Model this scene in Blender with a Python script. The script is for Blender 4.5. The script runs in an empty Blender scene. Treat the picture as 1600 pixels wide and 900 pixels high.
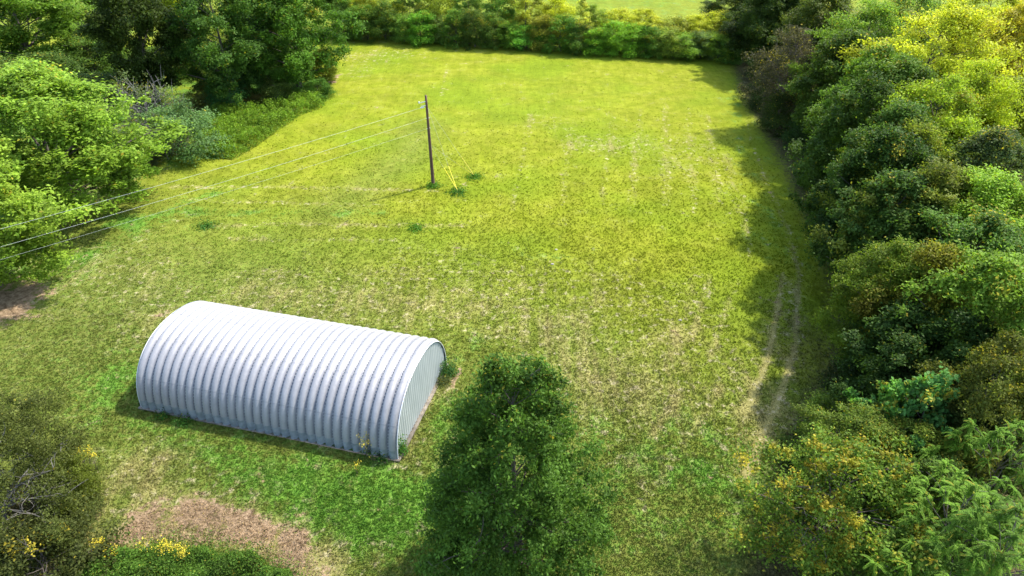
import bpy, math, random
import numpy as np

R = math.radians
SEED = 7
rng = np.random.default_rng(SEED)
random.seed(SEED)
scene = bpy.context.scene
COL = scene.collection

# ------------------------------------------------------------------ camera
CAM_H, PITCH, FPX = 32.0, R(33.89), 1066.7
cam_data = bpy.data.cameras.new('camera')
cam_data.sensor_width = 36.0
cam_data.lens = FPX / 1600 * 36
cam_data.clip_start, cam_data.clip_end = 0.5, 4000
cam = bpy.data.objects.new('camera', cam_data)
cam.location = (0, 0, CAM_H)
cam.rotation_euler = (R(90) - PITCH, 0, 0)
COL.objects.link(cam)
scene.camera = cam
SP, CP = math.sin(PITCH), math.cos(PITCH)


def G(u, v, z=0.0):
    """survey point: photo pixel + height above ground -> ground position in metres"""
    t = (v - 450) / FPX
    s = (CAM_H - z) / (SP + t * CP)
    return ((u - 800) / FPX * s, (CP - t * SP) * s)


def HT(u, v, y):
    """height of something whose top is at photo row v and which stands at distance y"""
    t = (v - 450) / FPX
    return CAM_H - y / (CP - t * SP) * (SP + t * CP)


# ------------------------------------------------------------------ light
SUN_EL, SUN_AZ = R(53), R(56)         # azimuth measured from +Y towards +X
world = bpy.data.worlds.new('World')
scene.world = world
world.use_nodes = True
wn = world.node_tree
sky = wn.nodes.new('ShaderNodeTexSky')
sky.sky_type = 'NISHITA'
sky.sun_disc = False
sky.sun_elevation = SUN_EL
sky.sun_rotation = SUN_AZ
sky.altitude = 200
sky.air_density = 1.0
sky.dust_density = 2.0
wn.links.new(sky.outputs[0], wn.nodes['Background'].inputs[0])
wn.nodes['Background'].inputs[1].default_value = 0.15
sl = bpy.data.lights.new('sun', 'SUN')
sl.energy = 2.5
sl.angle = R(1.2)
sl.color = (1.0, 0.95, 0.86)
so = bpy.data.objects.new('sun', sl)
so.rotation_euler = (R(90) - SUN_EL, 0, -SUN_AZ + math.pi)
so.rotation_euler = (R(90) - SUN_EL, 0, math.pi - SUN_AZ)
so.location = (60, 100, 120)
COL.objects.link(so)
scene.view_settings.view_transform = 'Standard'
scene.view_settings.look = 'None'
scene.view_settings.gamma = 1
scene.view_settings.exposure = 1.9
scene.cycles.max_bounces = 6
scene.cycles.diffuse_bounces = 3
scene.cycles.transmission_bounces = 3


# ------------------------------------------------------------------ object helpers
def tag(o, label=None, cat=None, group=None, kind=None):
    if label: o['label'] = label
    if cat: o['category'] = cat
    if group: o['group'] = group
    if kind: o['kind'] = kind
    return o


def empty(name, loc, rz=0.0, scale=(1, 1, 1)):
    o = bpy.data.objects.new(name, None)
    o.location = loc
    o.rotation_euler = (0, 0, rz)
    o.scale = scale
    o.empty_display_size = 0.3
    COL.objects.link(o)
    return o


def link(name, mesh, parent=None):
    o = bpy.data.objects.new(name, mesh)
    COL.objects.link(o)
    if parent: o.parent = parent
    return o


def mesh_from(name, V, Fq, mat, attrs=None, smooth=False):
    """V (n,3) vertices, Fq (m,k) faces with k = 3 or 4"""
    V = np.asarray(V, dtype=np.float32)
    Fq = np.asarray(Fq, dtype=np.int32)
    me = bpy.data.meshes.new(name)
    k = Fq.shape[1]
    me.vertices.add(len(V))
    me.vertices.foreach_set('co', V.ravel())
    me.loops.add(Fq.size)
    me.loops.foreach_set('vertex_index', Fq.ravel())
    me.polygons.add(len(Fq))
    me.polygons.foreach_set('loop_start', np.arange(0, Fq.size, k, dtype=np.int32))
    me.polygons.foreach_set('loop_total', np.full(len(Fq), k, dtype=np.int32))
    me.update(calc_edges=True)
    if smooth:
        me.polygons.foreach_set('use_smooth', np.ones(len(Fq), dtype=bool))
    for an, (dom, vals) in (attrs or {}).items():
        a = me.attributes.new(an, 'FLOAT', dom)
        a.data.foreach_set('value', np.asarray(vals, dtype=np.float32))
    if mat: me.materials.append(mat)
    return me


class MB:
    """collects simple shapes into one mesh"""
    def __init__(self):
        self.V, self.F = [], []

    def tube(self, pts, rads, n=8, cap=True):
        pts = [np.array(p, float) for p in pts]
        b = len(self.V)
        m = len(pts)
        for i, p in enumerate(pts):
            d = pts[min(i + 1, m - 1)] - pts[max(i - 1, 0)]
            d /= np.linalg.norm(d) + 1e-9
            ref = np.array([1., 0, 0]) if abs(d[0]) < .8 else np.array([0, 1., 0])
            a = np.cross(d, ref); a /= np.linalg.norm(a)
            c = np.cross(d, a)
            for k in range(n):
                th = 2 * math.pi * k / n
                self.V.append(p + (a * math.cos(th) + c * math.sin(th)) * rads[i])
        for i in range(m - 1):
            for k in range(n):
                self.F.append([b + i * n + k, b + i * n + (k + 1) % n, b + (i + 1) * n + (k + 1) % n, b + (i + 1) * n + k])
        if cap:
            for i in (0, m - 1):
                c = len(self.V)
                self.V.append(pts[i])
                for k in range(0, n, 2):
                    self.F.append([c, b + i * n + k, b + i * n + (k + 1) % n, b + i * n + (k + 2) % n])
        return self

    def box(self, c, s, ax=None):
        ax = np.eye(3) if ax is None else np.array(ax, float)
        b = len(self.V)
        for dx in (-.5, .5):
            for dy in (-.5, .5):
                for dz in (-.5, .5):
                    self.V.append(np.array(c, float) + ax[0] * dx * s[0] + ax[1] * dy * s[1] + ax[2] * dz * s[2])
        for f in ((0, 1, 3, 2), (4, 6, 7, 5), (0, 4, 5, 1), (2, 3, 7, 6), (0, 2, 6, 4), (1, 5, 7, 3)):
            self.F.append([b + i for i in f])
        return self

    def mesh(self, name, mat, smooth=True):
        return mesh_from(name, np.array(self.V), np.array(self.F), mat, smooth=smooth)


# ------------------------------------------------------------------ materials
def new_mat(name):
    m = bpy.data.materials.new(name)
    m.use_nodes = True
    nt = m.node_tree
    return m, nt, nt.nodes['Principled BSDF'], nt.nodes['Material Output']


def N(nt, t, **kw):
    n = nt.nodes.new(t)
    for k, v in kw.items():
        setattr(n, k, v)
    return n


def noise(nt, vec, scale, detail=3, rough=.55, dist=0):
    n = N(nt, 'ShaderNodeTexNoise')
    n.inputs['Scale'].default_value = scale
    n.inputs['Detail'].default_value = detail
    n.inputs['Roughness'].default_value = rough
    n.inputs['Distortion'].default_value = dist
    nt.links.new(vec, n.inputs['Vector'])
    return n.outputs['Fac']


def rng_map(nt, val, a, b, c=0., d=1., smooth=True):
    n = N(nt, 'ShaderNodeMapRange')
    n.interpolation_type = 'SMOOTHSTEP' if smooth else 'LINEAR'
    for i, x in enumerate((a, b, c, d)):
        n.inputs[i + 1].default_value = x
    nt.links.new(val, n.inputs[0])
    return n.outputs[0]


def mth(nt, op, a, b=None):
    n = N(nt, 'ShaderNodeMath', operation=op)
    for i, x in enumerate((a, b)):
        if x is None: continue
        if isinstance(x, (int, float)): n.inputs[i].default_value = x
        else: nt.links.new(x, n.inputs[i])
    return n.outputs[0]


def mixc(nt, fac, a, b, mode='MIX'):
    n = N(nt, 'ShaderNodeMix', data_type='RGBA', blend_type=mode)
    if isinstance(fac, (int, float)): n.inputs[0].default_value = fac
    else: nt.links.new(fac, n.inputs[0])
    for i, x in ((6, a), (7, b)):
        if isinstance(x, tuple): n.inputs[i].default_value = (*x, 1)
        else: nt.links.new(x, n.inputs[i])
    return n.outputs[2]


def attr(nt, name):
    return N(nt, 'ShaderNodeAttribute', attribute_name=name).outputs['Fac']


# the colours of the meadow, shared by the soil sheet and by the grass blades
def meadow_group():
    g = bpy.data.node_groups.new('meadow_colour', 'ShaderNodeTree')
    g.interface.new_socket('Color', in_out='OUTPUT', socket_type='NodeSocketColor')
    out = N(g, 'NodeGroupOutput')
    pos = N(g, 'ShaderNodeNewGeometry').outputs['Position']
    mp = N(g, 'ShaderNodeMapping')
    mp.inputs['Scale'].default_value = (1, 1, 0)
    g.links.new(pos, mp.inputs[0])
    P = mp.outputs[0]
    # mowing rows run roughly away from the camera
    st = N(g, 'ShaderNodeMapping')
    st.inputs['Rotation'].default_value = (0, 0, R(-8))
    st.inputs['Scale'].default_value = (1.25, .10, 0)
    g.links.new(pos, st.inputs[0])
    S = st.outputs[0]
    big = noise(g, P, .07, 3)
    mid = noise(g, P, .45, 4, .6)
    fine = noise(g, P, 2.6, 4, .7)
    tiny = noise(g, P, 9.0, 3, .7)
    row = noise(g, S, .9, 3, .6)
    yel, dry, lush, bare, lit = (attr(g, a) for a in ('yellow', 'dry', 'lush', 'bare', 'litter'))
    olive = mixc(g, rng_map(g, mid, .3, .7), (.122, .152, .026), (.168, .184, .040))
    olive = mixc(g, rng_map(g, fine, .42, .68), olive, (.108, .165, .025))
    yg = mixc(g, rng_map(g, mid, .3, .7), (.172, .205, .011), (.225, .242, .022))
    yg = mixc(g, rng_map(g, big, .4, .65), yg, (.158, .212, .012))
    c = mixc(g, yel, olive, yg)
    # lush green
    lf = mth(g, 'ADD', lush, mth(g, 'MULTIPLY', mth(g, 'SUBTRACT', mid, .5), 1.8))
    lf = mth(g, 'ADD', lf, mth(g, 'MULTIPLY', mth(g, 'SUBTRACT', fine, .5), 1.1))
    lc = mixc(g, rng_map(g, fine, .35, .7), (.076, .175, .021), (.128, .240, .030))
    c = mixc(g, rng_map(g, lf, .30, .80), c, lc)
    # straw and thatch
    df = mth(g, 'ADD', dry, mth(g, 'MULTIPLY', mth(g, 'SUBTRACT', fine, .5), 1.05))
    df = mth(g, 'ADD', df, mth(g, 'MULTIPLY', mth(g, 'SUBTRACT', row, .5), 1.5))
    df = mth(g, 'ADD', df, mth(g, 'MULTIPLY', mth(g, 'SUBTRACT', tiny, .5), .8))
    df = mth(g, 'ADD', df, mth(g, 'MULTIPLY', mth(g, 'SUBTRACT', mid, .5), 1.3))
    dc = mixc(g, rng_map(g, tiny, .3, .7), (.190, .172, .050), (.310, .272, .105))
    c = mixc(g, mth(g, 'MULTIPLY', rng_map(g, df, .22, 1.05), .88), c, dc)
    # small pale scraps of dead thatch among the straw
    pp = noise(g, P, 1.5, 5, .72, .3)
    pf = mth(g, 'MULTIPLY', rng_map(g, pp, .54, .66), rng_map(g, mth(g, 'ADD', dry, mth(g, 'MULTIPLY', mid, .3)), .18, .42))
    c = mixc(g, mth(g, 'MULTIPLY', pf, .8), c, (.40, .35, .20))
    # bare earth
    bf = mth(g, 'ADD', bare, mth(g, 'MULTIPLY', mth(g, 'SUBTRACT', fine, .5), 1.7))
    bf = mth(g, 'ADD', bf, mth(g, 'MULTIPLY', mth(g, 'SUBTRACT', mid, .5), 2.4))
    bf = mth(g, 'ADD', bf, mth(g, 'MULTIPLY', mth(g, 'SUBTRACT', tiny, .5), .8))
    bc = mixc(g, rng_map(g, fine, .35, .65), (.150, .098, .054), (.335, .240, .145))
    c = mixc(g, rng_map(g, bf, .40, .75), c, bc)
    # leaf litter of the wood
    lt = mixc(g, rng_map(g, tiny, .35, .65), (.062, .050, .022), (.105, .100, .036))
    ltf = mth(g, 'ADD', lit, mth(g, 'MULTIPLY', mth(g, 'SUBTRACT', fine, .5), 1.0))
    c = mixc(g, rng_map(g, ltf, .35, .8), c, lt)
    # small scale grain
    gr = rng_map(g, tiny, .25, .75, .70, 1.04, False)
    rw = rng_map(g, noise(g, S, 1.6, 4, .7), .3, .7, .90, 1.10, False)
    gr = mth(g, 'MULTIPLY', gr, rw)
    c = mixc(g, 1.0, c, gr, 'MULTIPLY')
    pt = mth(g, 'MULTIPLY', rng_map(g, noise(g, P, .9, 4, .7, .6), .3, .7, .87, 1.13, False), rng_map(g, noise(g, P, .22, 4, .65, .5), .3, .7, .85, 1.13, False))
    c = mixc(g, 1.0, c, pt, 'MULTIPLY')
    g.links.new(c, out.inputs[0])
    return g


MEADOW = meadow_group()


def ground_mat():
    m, nt, b, o = new_mat('meadow_soil')
    gn = N(nt, 'ShaderNodeGroup', node_tree=MEADOW)
    nt.links.new(gn.outputs[0], b.inputs['Base Color'])
    b.inputs['Roughness'].default_value = 1
    b.inputs['Specular IOR Level'].default_value = 0.05
    pos = N(nt, 'ShaderNodeNewGeometry').outputs['Position']
    n1 = noise(nt, pos, 7.0, 5, .75)
    bm = N(nt, 'ShaderNodeBump')
    bm.inputs['Strength'].default_value = .9
    bm.inputs['Distance'].default_value = .12
    nt.links.new(n1, bm.inputs['Height'])
    nt.links.new(bm.outputs[0], b.inputs['Normal'])
    return m


def grass_mat():
    m, nt, b, o = new_mat('grass_blades')
    gn = N(nt, 'ShaderNodeGroup', node_tree=MEADOW)
    t = rng_map(nt, attr(nt, 'tint'), 0, 1, .96, 1.34, False)
    c = mixc(nt, 1.0, gn.outputs[0], t, 'MULTIPLY')
    d = N(nt, 'ShaderNodeBsdfDiffuse'); tr = N(nt, 'ShaderNodeBsdfTranslucent'); mx = N(nt, 'ShaderNodeMixShader')
    mx.inputs[0].default_value = .5
    nt.links.new(c, d.inputs[0]); nt.links.new(c, tr.inputs[0])
    nt.links.new(d.outputs[0], mx.inputs[1]); nt.links.new(tr.outputs[0], mx.inputs[2])
    nt.links.new(mx.outputs[0], o.inputs[0])
    return m


def leaf_mat():
    """leaf colour = colour of the tree x leaf-to-leaf variation, some leaves turned yellow"""
    m, nt, b, o = new_mat('foliage')
    oi = N(nt, 'ShaderNodeObjectInfo')
    t = rng_map(nt, attr(nt, 'tint'), 0, 1, .45, 1.6, False)
    c = mixc(nt, 1.0, oi.outputs['Color'], t, 'MULTIPLY')
    warm = mixc(nt, 1.0, (.33, .27, .028), t, 'MULTIPLY')
    c = mixc(nt, attr(nt, 'warm'), c, warm)
    b.inputs['Roughness'].default_value = .55
    b.inputs['Specular IOR Level'].default_value = .08
    nt.links.new(c, b.inputs['Base Color'])
    tr = N(nt, 'ShaderNodeBsdfTranslucent'); mx = N(nt, 'ShaderNodeMixShader')
    tc = mixc(nt, 1.0, c, (1.25, 1.3, .6), 'MULTIPLY')
    nt.links.new(tc, tr.inputs[0])
    mx.inputs[0].default_value = .40
    nt.links.new(b.outputs[0], mx.inputs[1]); nt.links.new(tr.outputs[0], mx.inputs[2])
    nt.links.new(mx.outputs[0], o.inputs[0])
    return m


def simple_mat(name, c1, c2, scale=3.0, rough=.8, metal=0., stretch=(1, 1, 1), bump=.0, bscale=None):
    m, nt, b, o = new_mat(name)
    tc = N(nt, 'ShaderNodeTexCoord')
    mp = N(nt, 'ShaderNodeMapping'); mp.inputs['Scale'].default_value = stretch
    nt.links.new(tc.outputs['Object'], mp.inputs[0])
    f = noise(nt, mp.outputs[0], scale, 4, .6)
    nt.links.new(mixc(nt, rng_map(nt, f, .3, .7), c1, c2), b.inputs['Base Color'])
    b.inputs['Roughness'].default_value = rough
    b.inputs['Metallic'].default_value = metal
    if bump:
        bm = N(nt, 'ShaderNodeBump'); bm.inputs['Strength'].default_value = bump; bm.inputs['Distance'].default_value = .03
        nt.links.new(noise(nt, mp.outputs[0], bscale or scale * 2, 3), bm.inputs['Height'])
        nt.links.new(bm.outputs[0], b.inputs['Normal'])
    return m


M_SOIL, M_GRASS, M_LEAF = ground_mat(), grass_mat(), leaf_mat()
M_BARK = simple_mat('bark', (.055, .042, .030), (.12, .10, .08), 3, .95, 0, (1, 1, .25), .6)
M_TWIG = simple_mat('grey_twigs', (.10, .095, .08), (.17, .16, .14), 3, .9)
M_POLEWOOD = simple_mat('creosoted_wood', (.060, .030, .018), (.115, .062, .038), 6, .85, 0, (1, 1, .08), .4)
M_WIRE = simple_mat('bare_aluminium_cable', (.38, .41, .34), (.48, .50, .44), 3, .55, .2)
M_STEELROD = simple_mat('galvanised_strand', (.25, .26, .26), (.36, .37, .37), 3, .5, .6)
M_YELLOW = simple_mat('yellow_plastic', (.62, .52, .01), (.72, .60, .02), 5, .5)
M_PORC = simple_mat('pale_porcelain', (.55, .57, .55), (.7, .72, .7), 4, .3)
M_STONE = simple_mat('pale_stone', (.20, .185, .16), (.32, .30, .26), 9, .9, 0, (1, 1, 1), .5)
M_CONC = simple_mat('stained_concrete', (.10, .085, .065), (.20, .17, .13), 2.5, .95, 0, (1, 1, 1), .3)
M_PETAL = simple_mat('yellow_flower', (.38, .30, .010), (.52, .43, .02), 3, .8)


def hut_steel():
    m, nt, b, o = new_mat('ribbed_steel_sheet')
    tc = N(nt, 'ShaderNodeTexCoord').outputs['Object']
    n1 = noise(nt, tc, 1.1, 5, .65)
    n2 = noise(nt, tc, 9.0, 3, .6)
    c = mixc(nt, rng_map(nt, n1, .25, .75), (.252, .249, .250), (.292, .288, .289))
    c = mixc(nt, rng_map(nt, n2, .3, .75, 0, .35), c, (.34, .335, .335))
    shade_grime = attr(nt, 'shade_grime')
    gf = mth(nt, 'MULTIPLY', shade_grime, rng_map(nt, noise(nt, tc, 4.0, 4, .7), .25, .65, .55, 1.0))
    c = mixc(nt, gf, c, (.115, .12, .14))  # shade of the rib grooves painted into the steel colour, plus dirty lap seams
    nt.links.new(c, b.inputs['Base Color'])
    b.inputs['Metallic'].default_value = .18
    b.inputs['Roughness'].default_value = .42
    b.inputs['Specular IOR Level'].default_value = .35
    bm = N(nt, 'ShaderNodeBump'); bm.inputs['Strength'].default_value = .4; bm.inputs['Distance'].default_value = .05
    nt.links.new(noise(nt, tc, 2.2, 4, .6, 1.2), bm.inputs['Height'])
    nt.links.new(bm.outputs[0], b.inputs['Normal'])
    return m


M_HUT = hut_steel()
M_BAND = simple_mat('weathered_steel_band', (.15, .175, .18), (.26, .285, .295), 2.0, .6, .1, (1, 1, 1), .25)
M_ENDW = simple_mat('end_wall_sheet', (.38, .42, .405), (.45, .49, .47), 1.2, .5, .12, (1, 1, .4), .1)
M_TRIM = simple_mat('pale_trim', (.62, .64, .66), (.72, .73, .74), 3, .45, .2)


# ------------------------------------------------------------------ meadow layout (world metres)
def seg_dist(x, y, pts):
    d = np.full(x.shape, 1e9)
    for (ax, ay), (bx, by) in zip(pts[:-1], pts[1:]):
        dx, dy = bx - ax, by - ay
        L = dx * dx + dy * dy + 1e-9
        t = np.clip(((x - ax) * dx + (y - ay) * dy) / L, 0, 1)
        d = np.minimum(d, np.hypot(x - ax - t * dx, y - ay - t * dy))
    return d


def blob(x, y, u, v, ru, rv, rot=0):
    cx, cy = G(u, v)
    c, s = math.cos(R(rot)), math.sin(R(rot))
    a = (x - cx) * c + (y - cy) * s
    b = -(x - cx) * s + (y - cy) * c
    return np.exp(-((a / ru) ** 2 + (b / rv) ** 2))


def stroke(x, y, px, w):
    return np.exp(-(seg_dist(x, y, [G(*p) for p in px]) / w) ** 2)


WOOD_EDGE = [G(*p) for p in ((1165, 90), (1185, 150), (1222, 205), (1262, 270), (1305, 355), (1345, 450), (1345, 560), (1275, 700), (1240, 900))]
WOOD_EDGE = [(46, 190)] + WOOD_EDGE + [(11, 8), (9, -10)]


def edge_x(y):
    e = sorted(WOOD_EDGE, key=lambda p: p[1])
    return np.interp(y, [p[1] for p in e], [p[0] for p in e])


LEFT_EDGE = sorted([G(*p) for p in ((-20, 520), (60, 440), (150, 330), (270, 270), (330, 240), (440, 195), (520, 130), (535, 62))], key=lambda p: p[1])


def left_x(y):
    return np.interp(y, [p[1] for p in LEFT_EDGE], [p[0] for p in LEFT_EDGE])


def masks(x, y):
    sm = lambda a, b, v: np.clip((v - a) / (b - a), 0, 1) ** 2 * (3 - 2 * np.clip((v - a) / (b - a), 0, 1))
    yel = sm(27, 64, y + .5 * x)
    yel = yel * (1 - .55 * stroke(x, y, [(520, 330), (640, 240), (660, 200)], 3.5))
    yel = np.maximum(yel, .55 * blob(x, y, 1100, 520, 9, 9))
    dry = .09 - .22 * yel
    # straw swath sweeping round the hut
    dry += .52 * stroke(x, y, [(400, 452), (560, 470), (740, 480), (860, 520), (960, 620)], 3.0)
    dry += .24 * stroke(x, y, [(660, 410), (860, 440), (1040, 520), (1120, 620)], 4.5)
    dry += .20 * blob(x, y, 990, 460, 8, 9) + .12 * blob(x, y, 1090, 590, 6, 7)
    dry += .62 * stroke(x, y, [(270, 293), (400, 291), (560, 296), (680, 298)], .5)
    dry += .60 * stroke(x, y, [(330, 352), (450, 349), (560, 352), (720, 352)], .45)
    dry += .45 * stroke(x, y, [(300, 312), (600, 322)], .4) + .4 * stroke(x, y, [(360, 372), (640, 376)], .4)
    dry += .62 * blob(x, y, 930, 226, 4.0, 2.8) + .32 * blob(x, y, 1060, 240, 7, 12) + .3 * blob(x, y, 860, 190, 5, 5)
    dry += .45 * blob(x, y, 600, 85, 10, 4) + .35 * blob(x, y, 560, 110, 4, 8)
    for u0, v0, u1, v1 in ((830, 180, 800, 330), (700, 100, 690, 150), (890, 200, 880, 320), (1160, 300, 1165, 360), (1090, 420, 1050, 560), (1000, 170, 985, 330), (1040, 160, 1040, 320), (1075, 170, 1085, 330), (1105, 180, 1125, 320), (960, 180, 940, 320), (1135, 240, 1150, 330)):
        dry += .36 * stroke(x, y, [(u0, v0), (u1, v1)], .5)
    dry += .30 * stroke(x, y, [(225, 430), (235, 520), (260, 470)], 2.0) + .22 * blob(x, y, 140, 420, 5, 4)
    dry += .25 * stroke(x, y, [(300, 330), (180, 390), (60, 470)], .8)
    # around the hut and in front of it
    dry += .45 * blob(x, y, 210, 730, 2.6, 1.4) + .40 * blob(x, y, 270, 710, 1.6, .8) + .25 * blob(x, y, 230, 690, 1, .6)
    dry += .95 * stroke(x, y, [(20, 905), (160, 850), (290, 800), (420, 835), (500, 890)], 1.6) + .5 * blob(x, y, 215, 760, 2.6, 1.6)
    dry += .45 * stroke(x, y, [(630, 715), (665, 640), (700, 600)], .7) + .30 * blob(x, y, 660, 720, 1.2, .8)
    dry += .35 * blob(x, y, 590, 860, .6, 1.2) + .3 * blob(x, y, 660, 830, .9, .5)
    dry += .35 * blob(x, y, 975, 725, .9, .5) + .3 * blob(x, y, 1005, 755, .4, .9)
    dry += .35 * stroke(x, y, [(1130, 600), (1065, 700), (1000, 790)], .3) + .32 * stroke(x, y, [(1165, 640), (1145, 700), (1150, 800)], .45)
    for u0, v0, u1, v1 in ((1165, 350, 1172, 400), (1150, 440, 1110, 560), (1110, 430, 1080, 530), (1060, 620, 1020, 680)):
        dry += .5 * stroke(x, y, [(u0, v0), (u1, v1)], .35)
    # wheel tracks beside the wood
    trk = [[(1162, 150), (1172, 215), (1196, 280), (1232, 360), (1248, 430), (1243, 540), (1222, 610), (1190, 680), (1165, 740)],
           [(1222, 430), (1214, 490), (1200, 560), (1168, 640)]]
    bare = 0 * x
    lush = .12 + 0 * x
    for t, w, a in ((trk[0], .20, .22), (trk[1], .22, .18)):
        bare += a * stroke(x, y, t, w) * np.clip((78 - y) / 38, .4, 1)
        fade = np.clip((78 - y) / 38, .30, 1)
        dry += fade * (.85 * stroke(x, y, t, .22) + .42 * stroke(x, y, t, .9))
        lush -= .5 * stroke(x, y, t, .4)
    bare += .30 * stroke(x, y, [(1284, 415), (1286, 450)], .3) + .35 * blob(x, y, 1250, 655, 1.0, .8)
    dry += .55 * blob(x, y, 1250, 650, 1.8, 1.3)
    bare += .66 * stroke(x, y, [(225, 815), (300, 798), (370, 822), (450, 845), (500, 892)], 1.5) + .42 * stroke(x, y, [(40, 900), (120, 868), (200, 830)], .8)
    bare += .35 * stroke(x, y, [(290, 790), (340, 805), (400, 840)], .8)
    bare += .85 * stroke(x, y, [(705, 605), (712, 590), (720, 575)], .26)
    bare += .75 * blob(x, y, 15, 465, 3.5, 3.0) + .7 * blob(x, y, -10, 490, 3, 3) + .6 * blob(x, y, 175, 293, 4, 2.2) + .5 * blob(x, y, 150, 322, 2.0, 1.5)
    bare += .8 * blob(x, y, 521, 125, .9, 2.6) + .55 * blob(x, y, 455, 172, 1.8, 1.6) + .6 * blob(x, y, 310, 165, 3, 2)
    bare += .45 * blob(x, y, 905, 82, 3, .8) + .45 * blob(x, y, 1020, 88, 3, .7)
    bare += .7 * blob(x, y, 868, 390, .3, .25) + .7 * blob(x, y, 863, 410, .4, .3) + .4 * blob(x, y, 1063, 498, .4, .4)
    bare += .35 * stroke(x, y, [(395, 663), (480, 692), (560, 712), (622, 722)], .35)
    lush += .55 * blob(x, y, 460, 760, 6, 3.5) + .55 * blob(x, y, 560, 800, 4, 3) + .4 * blob(x, y, 330, 700, 4, 2)
    lush += .45 * blob(x, y, 180, 600, 3.0, 4.0) + .15 * blob(x, y, 110, 560, 5, 4) + .30 * blob(x, y, 240, 660, 3, 2)
    lush += .55 * blob(x, y, 690, 660, 1.2, 3.0) + .5 * blob(x, y, 640, 800, 3, 3)
    lush += .34 * blob(x, y, 1130, 770, 3.5, 4) + .34 * blob(x, y, 1010, 690, 6, 5) + .22 * blob(x, y, 950, 830, 4, 4)
    lush += .7 * blob(x, y, 190, 345, 2.6, 1.6) + .4 * blob(x, y, 90, 410, 3, 3) + .5 * blob(x, y, 320, 352, 1.2, .6)
    lush += .22 * stroke(x, y, [(1150, 150), (1190, 290), (1235, 420)], 3.0) + .3 * blob(x, y, 1225, 640, 2, 2)
    lush += .35 * stroke(x, y, [(60, 470), (180, 380), (330, 300)], 2.0)
    lush += .3 * stroke(x, y, [(300, 330), (600, 335)], 1.0)
    lush += .35 * blob(x, y, 760, 545, 3, 2) + .2 * blob(x, y, 860, 400, 5, 2)
    lush += .22 * sm(125, 135, y)
    yel *= 1 - .35 * sm(125, 135, y)
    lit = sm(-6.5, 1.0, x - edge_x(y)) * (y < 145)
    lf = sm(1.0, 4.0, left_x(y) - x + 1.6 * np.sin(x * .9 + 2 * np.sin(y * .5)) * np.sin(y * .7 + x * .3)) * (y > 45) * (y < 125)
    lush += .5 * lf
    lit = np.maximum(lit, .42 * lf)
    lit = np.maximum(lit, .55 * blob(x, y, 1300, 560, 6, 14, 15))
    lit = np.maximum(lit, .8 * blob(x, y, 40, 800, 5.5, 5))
    return dict(yellow=yel, dry=dry, lush=lush, bare=bare, litter=lit)


def roll(x, y):
    return .05 * np.sin(x * .31 + 1.3 * np.sin(y * .11)) + .05 * np.sin(y * .23 + x * .07)


# hut frame, needed below
HUT_A = np.array(G(222, 636)); HUT_H = R(-14.4)
HA = np.array([math.cos(HUT_H), math.sin(HUT_H)]); HN = np.array([-HA[1], HA[0]])
PITCH_RIB, NRIB = .61, 30
HL, HW, HH, HEX = PITCH_RIB * NRIB, 9.06, 4.22, 2.26


def in_hut(x, y, m=0.):
    a = (x - HUT_A[0]) * HA[0] + (y - HUT_A[1]) * HA[1]
    b = (x - HUT_A[0]) * HN[0] + (y - HUT_A[1]) * HN[1]
    return (a > -m) & (a < HL + m) & (b > -m) & (b < HW + m)


# ------------------------------------------------------------------ ground sheet
def build_ground():
    xs = np.concatenate([-np.geomspace(2500, 66, 14), np.arange(-64, 56, .3), np.geomspace(58, 2500, 14)])
    ys = np.concatenate([-np.geomspace(600, 10, 8), np.arange(-5, 12, 2.), np.arange(13, 75, .27), np.arange(75, 140, .5), np.geomspace(142, 3500, 20)])
    X, Y = np.meshgrid(xs, ys)
    x, y = X.ravel(), Y.ravel()
    z = roll(x, y) * np.exp(-(np.hypot(x, y - 70) / 120) ** 4)
    nx, ny = len(xs), len(ys)
    i = np.arange(nx * ny).reshape(ny, nx)
    F = np.stack([i[:-1, :-1], i[:-1, 1:], i[1:, 1:], i[1:, :-1]], -1).reshape(-1, 4)
    me = mesh_from('ground', np.stack([x, y, z], 1), F, M_SOIL, {k: ('POINT', v) for k, v in masks(x, y).items()}, True)
    tag(link('ground', me), kind='structure')


build_ground()


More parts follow.
